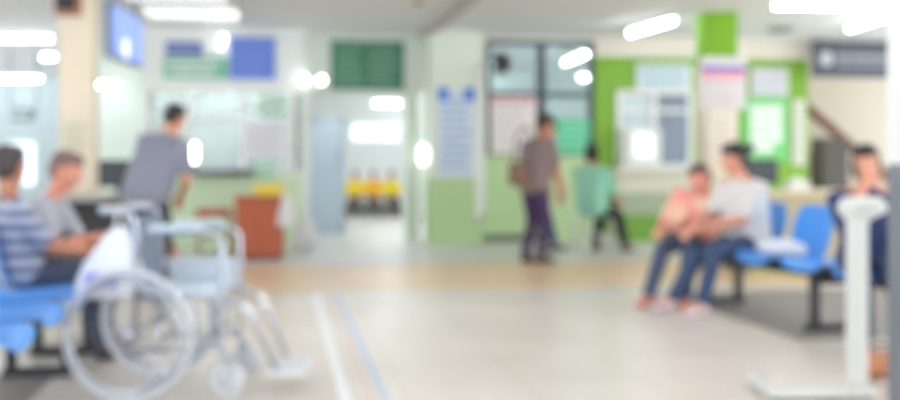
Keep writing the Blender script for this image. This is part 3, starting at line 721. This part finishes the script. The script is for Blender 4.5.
# ------------------------------------------------------------------ people
def ik(a, b, l1, l2, hint):
    a = Vector(a); b = Vector(b); d = b - a; L = d.length
    if L > (l1 + l2) * .999: b = a + d * ((l1 + l2) * .999 / L); d = b - a; L = d.length
    u = d.normalized(); x = (l1 * l1 - l2 * l2 + L * L) / (2 * L); h = math.sqrt(max(l1 * l1 - x * x, 0))
    hv = Vector(hint); hv = hv - u * hv.dot(u); hv.normalize()
    return a + u * x + hv * h, b
def bake(mb, name, mat, voxel, parent=None, smooth=5, loc=None, rz=0.):
    o = mb.build(name, mat)
    r = o.modifiers.new('r', 'REMESH'); r.mode = 'VOXEL'; r.voxel_size = voxel; r.use_smooth_shade = True
    s = o.modifiers.new('s', 'SMOOTH'); s.iterations = smooth; s.factor = .5
    dg = bpy.context.evaluated_depsgraph_get()
    me = bpy.data.meshes.new_from_object(o.evaluated_get(dg)); old = o.data
    o.modifiers.clear(); o.data = me; bpy.data.meshes.remove(old)
    if not me.materials: me.materials.append(mat)
    me.polygons.foreach_set('use_smooth', [True] * len(me.polygons))
    if parent: o.parent = parent
    if loc is not None: o.location = loc
    o.rotation_euler.z = rz
    return o
def person(loc, rz, label, pelvis, lean=0., side=0., head=(0, 0, 0), hands=None, feet=None, s=1., shirt=None, trousers=None, sleeve=.9, legcover=1., hairm=None, skinm=None,
           shoes=None, hairstyle='short', cap=None, vox=.0065, elbow=((-.6, -.5, -.8), (-.6, .5, -.8)), knee=(1, 0, .3), group=None, barefoot=False, belly=0., width=1., tl=1.):
    """pose a body: x forward, y left, z up; hands/feet = targets for (right, left)"""
    hairm = hairm or hair; skinm = skinm or skin
    P = Vector((0, 0, pelvis)); k = s
    T = Vector((math.sin(lean), -math.sin(side) * -1 * math.cos(lean), math.cos(lean) * math.cos(side))).normalized()
    F = (Vector((math.cos(lean), 0, -math.sin(lean)))); F = (F - T * F.dot(T)).normalized(); Lf = T.cross(F) 
    waist = P + T * .14 * k * tl; chest = P + T * .32 * k * tl; neckb = P + T * .47 * k * tl + F * .0
    sh = [neckb - T * .055 * k + Lf * q * .165 * k * width for q in (-1, 1)]
    yaw, pit, rol = head
    H = Matrix((F, Lf, T)).transposed() @ Euler((rol, pit, yaw), 'XYZ').to_matrix()
    # undo most of the lean so the head stays level
    lvl = Matrix((Vector((1, 0, 0)), Vector((0, 1, 0)), Vector((0, 0, 1)))).transposed() @ Euler((rol, pit, yaw), 'XYZ').to_matrix()
    H = H.to_quaternion().slerp(lvl.to_quaternion(), .75).to_matrix()
    hf, hl, hu = H.col[0], H.col[1], H.col[2]
    nk = neckb + (T * .5 + hu * .5).normalized() * .07 * k
    hc = nk + hu * .105 * k + hf * .018 * k
    hip = [P + Vector((0, q * .085 * k, -.02 * k)) for q in (-1, 1)]
    arms = []
    for i in range(2):
        e_, h_ = ik(sh[i], hands[i], .275 * k, .245 * k, elbow[i]); arms.append((sh[i], e_, h_))
    legs = []
    for i in range(2):
        kn, an = ik(hip[i], feet[i], .40 * k, .39 * k, (knee[0], knee[1] * (-1 if i == 0 else 1), knee[2])); legs.append((hip[i], kn, an))
    # body: one continuous surface
    b = MB()
    def hd(f_, l_, u_): return hc + (hf * f_ + hl * l_ + hu * u_) * k
    lat = Lf * k
    hw_ = lambda c, w, r: [(c - lat * w, r * k), (c + lat * w, r * k)]
    b.hull(hw_(P, .065, .098) + hw_(waist, .045, .09))
    b.hull(hw_(waist, .045, .09) + hw_(chest, .085 * width, .098))
    b.hull(hw_(chest, .085 * width, .098) + [(sh[0], .05 * k), (sh[1], .05 * k), (neckb, .058 * k)])
    b.hull([(neckb - T * .02 * k, .056 * k), (nk + hu * .03 * k, .05 * k)])
    for q in (0, 1):
        a, e_, h_ = arms[q]
        b.hull([(a, .05 * k), (a.lerp(e_, .5), .043 * k)]); b.hull([(a.lerp(e_, .5), .043 * k), (e_, .036 * k)])
        b.hull([(e_, .036 * k), (e_.lerp(h_, .35), .037 * k)]); b.hull([(e_.lerp(h_, .35), .037 * k), (h_, .024 * k)])
        # hand: palm, four unequal fingers and a thumb from the side of the palm
        fd = (h_ - e_).normalized(); inn = Vector((0, 1 if q == 0 else -1, 0)); inn = (inn - fd * inn.dot(fd)).normalized(); pn = fd.cross(inn) * (1 if q == 0 else -1)
        if pn.z > 0: pn = -pn
        sd = fd.cross(pn).normalized()
        if sd.dot(inn) < 0: sd = -sd
        pc = h_ + fd * .075 * k
        b.hull([(h_, .022 * k), (pc + sd * .03 * k, .012 * k), (pc - sd * .03 * k, .011 * k), (h_ + fd * .03 * k + sd * .025 * k, .014 * k)])
        for j, Lg in enumerate((.068, .076, .070, .055)):
            st_ = pc + sd * (.030 - .020 * j) * k; m1 = st_ + (fd * .95 + pn * .3).normalized() * Lg * .55 * k; m2_ = m1 + (fd * .6 + pn * .8).normalized() * Lg * .5 * k
            b.hull([(st_, .0095 * k), (m1, .0088 * k)], 1); b.hull([(m1, .0088 * k), (m2_, .0075 * k)], 1)
        t0 = h_ + fd * .02 * k + sd * .025 * k; t1 = t0 + (fd * .6 + sd * .8).normalized() * .042 * k; t2 = t1 + (fd * .9 + sd * .2 + pn * .3).normalized() * .032 * k
        b.hull([(t0, .013 * k), (t1, .0105 * k)], 1); b.hull([(t1, .0105 * k), (t2, .0085 * k)], 1)
        a, kn, an = legs[q]
        b.hull([(a, .088 * k), (a.lerp(kn, .5), .072 * k)]); b.hull([(a.lerp(kn, .5), .072 * k), (kn, .052 * k)])
        b.hull([(kn, .052 * k), (kn.lerp(an, .35), .053 * k)]); b.hull([(kn.lerp(an, .35), .053 * k), (an, .034 * k)])
        fo = Vector((1, .18 * (-1 if q == 0 else 1), 0)).normalized()
        b.hull([(an - fo * .03 * k + Vector((0, 0, -.045 * k)), .03 * k), (an, .034 * k), (an + fo * .10 * k + Vector((0, 0, -.055 * k)), (.035 * k, .038 * k, .02 * k)), (an + fo * .15 * k + Vector((0, 0, -.06 * k)), (.03 * k, .036 * k, .015 * k))])
    # head with jaw, nose, ears, brow, chin
    def ell(c, rr, n=3):
        vs = bmesh.ops.create_icosphere(b.bm, subdivisions=n, radius=1)['verts']
        for v in vs: v.co = c + (hf * v.co.x * rr[0] + hl * v.co.y * rr[1] + hu * v.co.z * rr[2]) * k
    ell(hd(-.005, 0, .03), (.093, .075, .085)); ell(hd(.02, 0, -.025), (.068, .062, .082))
    b.hull([(hd(.055, 0, -.083), .024 * k), (hd(.01, .04, -.06), .024 * k), (hd(.01, -.04, -.06), .024 * k), (hd(.03, 0, -.03), .05 * k)])
    b.hull([(hd(.084, 0, .012), .008 * k), (hd(.103, 0, -.022), .0105 * k), (hd(.088, .013, -.026), .008 * k), (hd(.088, -.013, -.026), .008 * k)])
    for q in (-1, 1): ell(hd(-.005, q * .076, -.005), (.02, .010, .032), 2); b.hull([(hd(.078, q * .015, .022), .009 * k), (hd(.068, q * .045, .022), .009 * k)], 1)
    root = bake(b, 'person', skinm, vox, loc=loc, rz=rz, smooth=3)
    tag(root, label, 'person', group)
    cv = max(vox * 1.3, .009 * k)
    # shirt
    g = MB(); e = .016
    g.hull(hw_(P + T * .0 * k, .065, .098 + e * 1.2 + belly * .5) + hw_(waist, .05, .092 + e + belly))
    g.hull(hw_(waist, .05, .092 + e + belly) + hw_(chest, .085 * width, .10 + e))
    g.hull(hw_(chest, .085 * width, .10 + e) + [(sh[0], .056 * k), (sh[1], .056 * k), (neckb - T * .02 * k, .066 * k)])
    g.hull([(neckb - T * .03 * k, .062 * k)], 2, discs=[(neckb + T * .035 * k, T, .064 * k)])
    for q in (0, 1):
        a, e_, h_ = arms[q]
        if sleeve <= 1:
            c = a.lerp(e_, sleeve); g.hull([(a, .058 * k), (a.lerp(e_, sleeve * .5), .057 * k)]); g.hull([(a.lerp(e_, sleeve * .5), .056 * k)], 2, discs=[(c, e_ - a, .054 * k)])
        else:
            c = e_.lerp(h_, sleeve - 1); g.hull([(a, .058 * k), (e_, .048 * k)]); g.hull([(e_, .048 * k)], 2, discs=[(c, h_ - e_, .037 * k)])
    bake(g, 'shirt', shirt, cv, root, 4)
    # trousers
    g = MB()
    g.hull(hw_(P - T * .0, .068, .098 + e * .8) + hw_(P + T * .07 * k, .058, .096 + e * .8))
    for q in (0, 1):
        a, kn, an = legs[q]
        g.hull([(a, .098 * k), (a.lerp(kn, .5), .083 * k)])
        if legcover < .6: g.hull([(a.lerp(kn, .5), .083 * k)], 2, discs=[(a.lerp(kn, .9), kn - a, .078 * k)])
        else:
            g.hull([(a.lerp(kn, .5), .083 * k), (kn, .065 * k)]); c = kn.lerp(an, legcover)
            g.hull([(kn, .065 * k), (kn.lerp(an, .4), .062 * k)]); g.hull([(kn.lerp(an, .4), .062 * k)], 2, discs=[(c, an - kn, .052 * k)])
    bake(g, 'trousers', trousers, cv, root, 4)
    # hair
    g = MB()
    def el2(c, rr, n=3):
        vs = bmesh.ops.create_icosphere(g.bm, subdivisions=n, radius=1)['verts']
        for v in vs: v.co = c + (hf * v.co.x * rr[0] + hl * v.co.y * rr[1] + hu * v.co.z * rr[2]) * k
    el2(hd(-.022, 0, .048), (.093, .082, .082)); el2(hd(-.05, 0, .0), (.062, .074, .075))
    el2(hd(.02, 0, .085), (.068, .066, .043))
    if hairstyle == 'bun': el2(hd(-.125, 0, .05), (.045, .045, .042)); el2(hd(-.06, 0, -.03), (.055, .07, .05))
    if hairstyle == 'bob': el2(hd(-.04, 0, -.04), (.07, .086, .085)); el2(hd(-.0, .07, -.02), (.04, .022, .07)); el2(hd(-.0, -.07, -.02), (.04, .022, .07))
    bake(g, 'hair', hairm, .008 * k, root, 3)
    if cap:
        g = MB()
        vs = bmesh.ops.create_icosphere(g.bm, subdivisions=3, radius=1)['verts']
        for v in vs: v.co = hd(-.005 + v.co.x * .106, v.co.y * .092, .055 + max(v.co.z, -.1) * .085)
        g.hull([(hd(.09, .05, .055), .008 * k), (hd(.09, -.05, .055), .008 * k), (hd(.165, .03, .04), .007 * k), (hd(.165, -.03, .04), .007 * k)], 1)
        bake(g, 'cap', cap, .008 * k, root, 2)
    # eyes, mouth
    for q in (-1, 1):
        ey = MB().ball(hd(.073, q * .032, .003), .0125 * k, n=2).build('eye', M('eye white', (236, 232, 228), .2), root, smooth=True)
        MB().ball(hd(.0815, q * .032, .003), .006 * k, n=2).build('iris', M('dark iris', (40, 28, 24), .2), ey, smooth=True)
    MB().hull([(hd(.076, .018, -.056), .005 * k), (hd(.082, 0, -.054), .008 * k), (hd(.076, -.018, -.056), .005 * k)], 2).build('mouth', M('lip', (178, 98, 90), .5), root, smooth=True)
    # shoes
    if not barefoot:
        for q in (0, 1):
            an = legs[q][2]; fo = Vector((1, .18 * (-1 if q == 0 else 1), 0)).normalized(); g = MB()
            g.hull([(an - fo * .035 * k + Vector((0, 0, -.045 * k)), .035 * k), (an + Vector((0, 0, -.02 * k)), .04 * k), (an + fo * .10 * k + Vector((0, 0, -.053 * k)), (.04 * k, .043 * k, .026 * k)), (an + fo * .165 * k + Vector((0, 0, -.06 * k)), (.03 * k, .04 * k, .02 * k))], 2)
            bake(g, 'shoe', shoes or black, .01 * k, root, 2)
    return root, dict(hc=hc, sh=sh, arms=arms, legs=legs, P=P, T=T)

seatp = .42 + .10
# 1 man with striped shirt on the left row, turned away
striped = pattern_mat('striped shirt', (92, 100, 130), (190, 194, 208), 'stripes', 4.2)
person((-1.36, 6.2, 0), math.radians(22), 'person in a grey and blue striped shirt at the left edge, seen from behind', seatp - .02, lean=-.16, side=0, head=(.75, .12, 0), tl=.86,
       hands=((.34, -.10, .60), (.36, .14, .60)), feet=((.42, -.12, .08), (.40, .14, .08)), s=.98, shirt=striped, trousers=M('dark trousers', (66, 72, 92), .8), hairm=greyhair, skinm=skin2, belly=.02, width=1.1)
# 2 man beside him, profile
person((-1.45, 6.8, 0), math.radians(-6), 'person in a pale grey shirt bending forward on the left blue seats, face in profile', seatp - .02, lean=.38, head=(-.25, .25, 0), tl=.88,
       hands=((.46, -.20, .66), (.48, .06, .62)), feet=((.46, -.12, .08), (.42, .14, .08)), s=.98, shirt=M('grey shirt', (178, 180, 190), .8), trousers=M('slate trousers', (84, 96, 100), .8), hairm=M('brown grey hair', (128, 102, 96), .7), skinm=M('rosy skin', (224, 152, 128), .55), sleeve=.8)
# 3 standing man with plaid shirt, bent over the desk
plaid = pattern_mat('plaid shirt', (112, 112, 128), (176, 178, 190), 'plaid', 14)
sp3 = Pt(147, 8.7)
person((sp3.x, sp3.y, 0), math.radians(68), 'person in a grey plaid shirt standing bent forward at the grey desk', .86, lean=.42, side=-.16, head=(-.2, .35, 0),
       hands=((.30, -.14, .80), (.42, .18, .84)), feet=((-.04, -.13, .08), (.06, .12, .08)), s=1.0, shirt=plaid, trousers=M('charcoal trousers', (58, 56, 66), .8), sleeve=.8, width=1.15, belly=.055)
# 4 standing man in the middle
sp4 = Pt(534, 11.75)
fan4, J = person((sp4.x, sp4.y, 0), math.radians(32), 'person in a dark cap and brown-grey shirt standing in profile in mid hall', .855, lean=.17, head=(-.55, .3, 0),
       hands=((.16, -.24, .74), (.34, .16, .95)), feet=((.0, -.09, .08), (-.04, .09, .08)), s=.98, width=1.3, belly=.04, shirt=pattern_mat('brown check shirt', (128, 112, 114), (166, 150, 148), 'plaid', 22), trousers=M('aubergine trousers', (72, 52, 92), .8), sleeve=.85, skinm=skin2, cap=M('dark cap', (44, 38, 46), .7), shoes=M('dark shoes', (58, 42, 58), .5))
o = empty('shoulder_bag', (Pt(520, 11.55).x, Pt(520, 11.55).y, .94), rz=math.radians(-14), label='brown shoulder bag hanging at the hip of the person in the cap', cat='bag')
MB().hull([((-.10, -.02, -.08), (.03, .05, .03)), ((.07, -.02, -.10), (.03, .05, .03)), ((-.09, -.02, .10), (.03, .04, .03)), ((.06, -.02, .12), (.03, .04, .03))], 2).build('bag_body', M('brown canvas', (128, 100, 84), .8), o, smooth=True)
MB().tube([(-.08, -.03, .1), (-.03, -.06, .42), (.06, .0, .52), (.13, .08, .40), (.08, -.02, .1)], .011).build('strap', M('strap brown', (100, 80, 70), .8), o)
# 5 person half hidden behind him
sp5 = Pt(538, 12.7)
person((sp5.x, sp5.y, 0), math.radians(-30), 'person in a pale taupe top half hidden behind the person in the cap', .84, lean=.12, head=(0, .25, 0),
       hands=((.20, -.2, .78), (.26, .16, .80)), feet=((.24, -.08, .08), (.02, .08, .08)), s=.9, shirt=M('taupe top', (186, 178, 172), .8), trousers=M('navy trousers', (66, 78, 112), .8), sleeve=1.8, width=.85, hairstyle='bob', shoes=M('navy shoes', (70, 78, 110), .5))
# 6 seated in mint green
sp6 = Pt(592, 13.0)
stool(594, 13.2, (232, 226, 218), 'white stool under the person in the mint green top', zt=.46, s=.16, splay=.05, mat=white_pl)
person((sp6.x, sp6.y, 0), math.radians(42), 'person in a mint green top and black trousers seated on a white stool', .56, lean=.0, head=(.5, .05, 0),
       hands=((.32, -.16, .62), (.34, .12, .62)), feet=((.36, -.24, .08), (.30, .14, .08)), s=.97, shirt=M('mint top', (158, 222, 194), .8), trousers=M('black trousers', (48, 44, 50), .8), hairstyle='bob', sleeve=1.1, width=1.3, belly=.045, shoes=M('maroon shoes', (112, 62, 58), .6))
# 7 pink, leaning on 8 white
p7 = rowpt(-2.9, .08)
person((p7.x - .11, p7.y + .02, 0), math.radians(236), 'person in a pink top leaning on the shoulder of the person in white', seatp, lean=.34, side=.46, head=(-.5, .25, .35), tl=.74,
       hands=((.34, -.16, .57), (.32, .08, .60)), feet=((.44, -.22, .08), (.46, .06, .08)), s=.95, shirt=pattern_mat('pink print top', (246, 158, 150), (250, 212, 180), 'blotch', 9), trousers=M('dark denim', (78, 88, 116), .8), sleeve=.95, belly=.075, width=1.3, hairm=M('dark brown hair', (92, 70, 66), .6), barefoot=True, skinm=M('pinkish skin', (228, 150, 128), .55))
p8 = rowpt(-2.05, -.03)
person((p8.x, p8.y, 0), math.radians(196), 'person in a white T-shirt and dark blue jeans on the right blue seats', seatp, lean=.14, side=-.03, head=(-.35, .22, -.15),
       tl=.93, hands=((.44, -.10, .60), (.38, .02, .62)), feet=((.58, -.14, .08), (.52, .13, .08)), s=.98, shirt=M('white tee', (230, 226, 224), .8), trousers=M('jeans', (64, 82, 116), .8), sleeve=.9, belly=.04, width=1.3, hairstyle='bun', shoes=M('pale pink shoes', (226, 206, 208), .6), skinm=M('warm skin', (228, 160, 134), .55))
# 9 dark blue at right
p9 = rowpt(.98, .12)
person((p9.x, p9.y, 0), math.radians(248), 'person in a navy top behind the weighing scale, chin resting on one hand', seatp, lean=.26, side=.0, head=(-.1, .15, .1), tl=.92,
       hands=((.24, -.02, .98), (.36, .16, .62)), feet=((.40, -.06, .08), (.38, .16, .08)), s=.95, shirt=M('navy top', (58, 66, 112), .8), trousers=M('navy jeans', (52, 66, 104), .8), sleeve=1.35, width=1.15, skinm=M('warm skin', (228, 160, 134), .55), elbow=((.5, -.4, -.8), (-.6, .5, -.8)), hairstyle='bob')
# parcel on the free blue seat
pw = rowpt(-1.05, .02)
o = MB().hull([((-.1, -.12, .08), (.06, .06, .05)), ((.08, -.10, .07), (.05, .06, .04)), ((-.06, .12, .06), (.05, .07, .05)), ((.06, .1, .06), (.06, .05, .04))], 2).build('white_bundle', M('white bundle cloth', (232, 234, 240), .8), loc=(pw.x, pw.y, .425), rz=RF, smooth=True)
tag(o, 'white folded bundle lying on the blue seat beside the person in white', 'bundle')
# pair of pale sandals on the floor
for i, (px, d) in enumerate(((662, 8.55), (650, 8.7))):
    p = Pt(px, d); e = empty('sandal', (p.x, p.y, 0), rz=math.radians(200 + 15 * i), label=('pale pink sandal on the floor before the seated pair, nearer one' if i == 0 else 'pale pink sandal on the floor before the seated pair, farther one'), cat='sandal', group='pair of sandals on the floor')
    MB().hull([((-.09, 0, .012), (.035, .035, .01)), ((.09, 0, .012), (.04, .042, .01))], 2).build('sole', M('sandal sole', (232, 218, 212), .7), e)
    MB().torus((.04, 0, .012), .036, .01, axis='X', n=24, k=6).build('strap', M('sandal strap', (228, 172, 176), .6), e)
# children in yellow on a bench, deep in the lobby
bp = Pt(373, 21.4)
bn = empty('lobby_bench', (bp.x, bp.y, 0), label='low black bench deep in the lobby', cat='bench')
MB().box(-.55, .55, -.15, .18, .26, .30, .01).build('seat', M('bench black', (70, 66, 62), .6), bn)
for x in (-.5, .46): MB().box(x, x + .04, -.13, .16, 0, .26).build('leg', darkm, bn)
MB().box(-.55, .55, -.15, -.12, .04, .20).build('front_panel', M('bench panel', (92, 84, 80), .6), bn)
for i, (px, c, lb) in enumerate(((355, (244, 220, 60), 'child in a yellow top at the left end of the lobby bench'), (373, (248, 188, 40), 'child in an orange-yellow top in the middle of the lobby bench'), (391, (246, 222, 52), 'child in a yellow top at the right end of the lobby bench'))):
    q = Pt(px, 21.35)
    person((q.x, q.y, 0), math.radians(262 + 8 * i), lb, .36, lean=.06 + .03 * i, head=(0, .15, 0), hands=((.22, -.10, .42), (.22, .10, .42)), feet=((.27, -.08, .055), (.26, .09, .055)), s=.70,
           shirt=M('yellow top %d' % i, c, .8, var=.0), trousers=M('dark school trousers', (74, 70, 70), .8), vox=.009, sleeve=1.3, width=1.2, belly=.03, group='children on the lobby bench')

# ------------------------------------------------------------------ light
W = bpy.data.worlds.new('World'); S.world = W; W.use_nodes = True
bgn = W.node_tree.nodes['Background']; bgn.inputs[0].default_value = (.88, .95, 1, 1); bgn.inputs[1].default_value = 1.45
for i, (x, y) in enumerate(((-1.0, 15.4), (-.4, 16.4), (5.6, 16.4), (6.6, 15.6), (2.75, 17.0), (1.1, 15.6), (1.1, 18.), (3.2, 18.5), (-.2, 21.), (3.6, 23.5), (2.6, 20.2), (3.0, 25.6))):  # tube lamps added out of sight to brighten booth, office and lobby
    tube_lamp((x, y, 2.74), 0, 1.1, 'added unseen tube lamp brightening the rooms behind the back wall', group='added tube lamps of the back rooms', n=2)
for (nm, x0, x1, y0, y1, lb) in (('floor_tone', 3.15, 5.4, 6.3, 8.75, 'dark grey floor sheet with painted shade under the right blue seats'), ('floor_tone', -2.3, -1.12, 3.2, 5.9, 'dark grey floor sheet with painted shade under the left blue seats')):  # thin dark sheets: shade under the seats put into their colour
    tag(MB().box(x0, x1, y0, y1, 0, .004).build(nm, M('floor shade grey', (150, 142, 134), .6, var=.1)), lb, 'mat')
# rows of ceiling fixtures over the near part of the hall (out of frame), same lamps as those in view
for i, (x, y) in enumerate(((-1.6, 1.2), (1.6, 1.2), (-1.6, 4.2), (1.6, 4.2), (4.6, 4.2), (-1.2, 7.2), (1.4, 7.4), (4.4, 7.4))):
    tube_lamp((x, y, 2.74), 0, 1.2, 'lit tube lamp on the ceiling above the waiting area', group='ceiling tube lamps above the waiting area', n=2)

def area(name, loc, sx, sy, power, rot=(0, 0, 0), col=(1, 1, 1)):
    l = bpy.data.lights.new(name, 'AREA'); l.shape = 'RECTANGLE'; l.size = sx; l.size_y = sy; l.energy = power; l.color = col
    o = bpy.data.objects.new(name, l); COL.objects.link(o); o.location = loc; o.rotation_euler = rot
    return o

# ------------------------------------------------------------------ camera
cam = bpy.data.cameras.new('Camera'); co = bpy.data.objects.new('Camera', cam); COL.objects.link(co); S.camera = co
co.location = (0, 0, EYE); co.rotation_euler = (PI / 2, 0, -TH)
cam.sensor_width = 36; cam.lens = 36 * 1100 / 900; cam.shift_y = -40 / 900
cam.dof.use_dof = True; cam.dof.focus_distance = .8; cam.dof.aperture_fstop = 4.3
cam.clip_start = .05; cam.clip_end = 200
S.cycles.use_denoising = True
S.cycles.max_bounces = 8; S.cycles.transparent_max_bounces = 16
S.cycles.sample_clamp_indirect = 6
S.view_settings.view_transform = 'Standard'; S.view_settings.look = 'None'; S.view_settings.gamma = 1; S.view_settings.use_curve_mapping = False
S.view_settings.exposure = 1.02
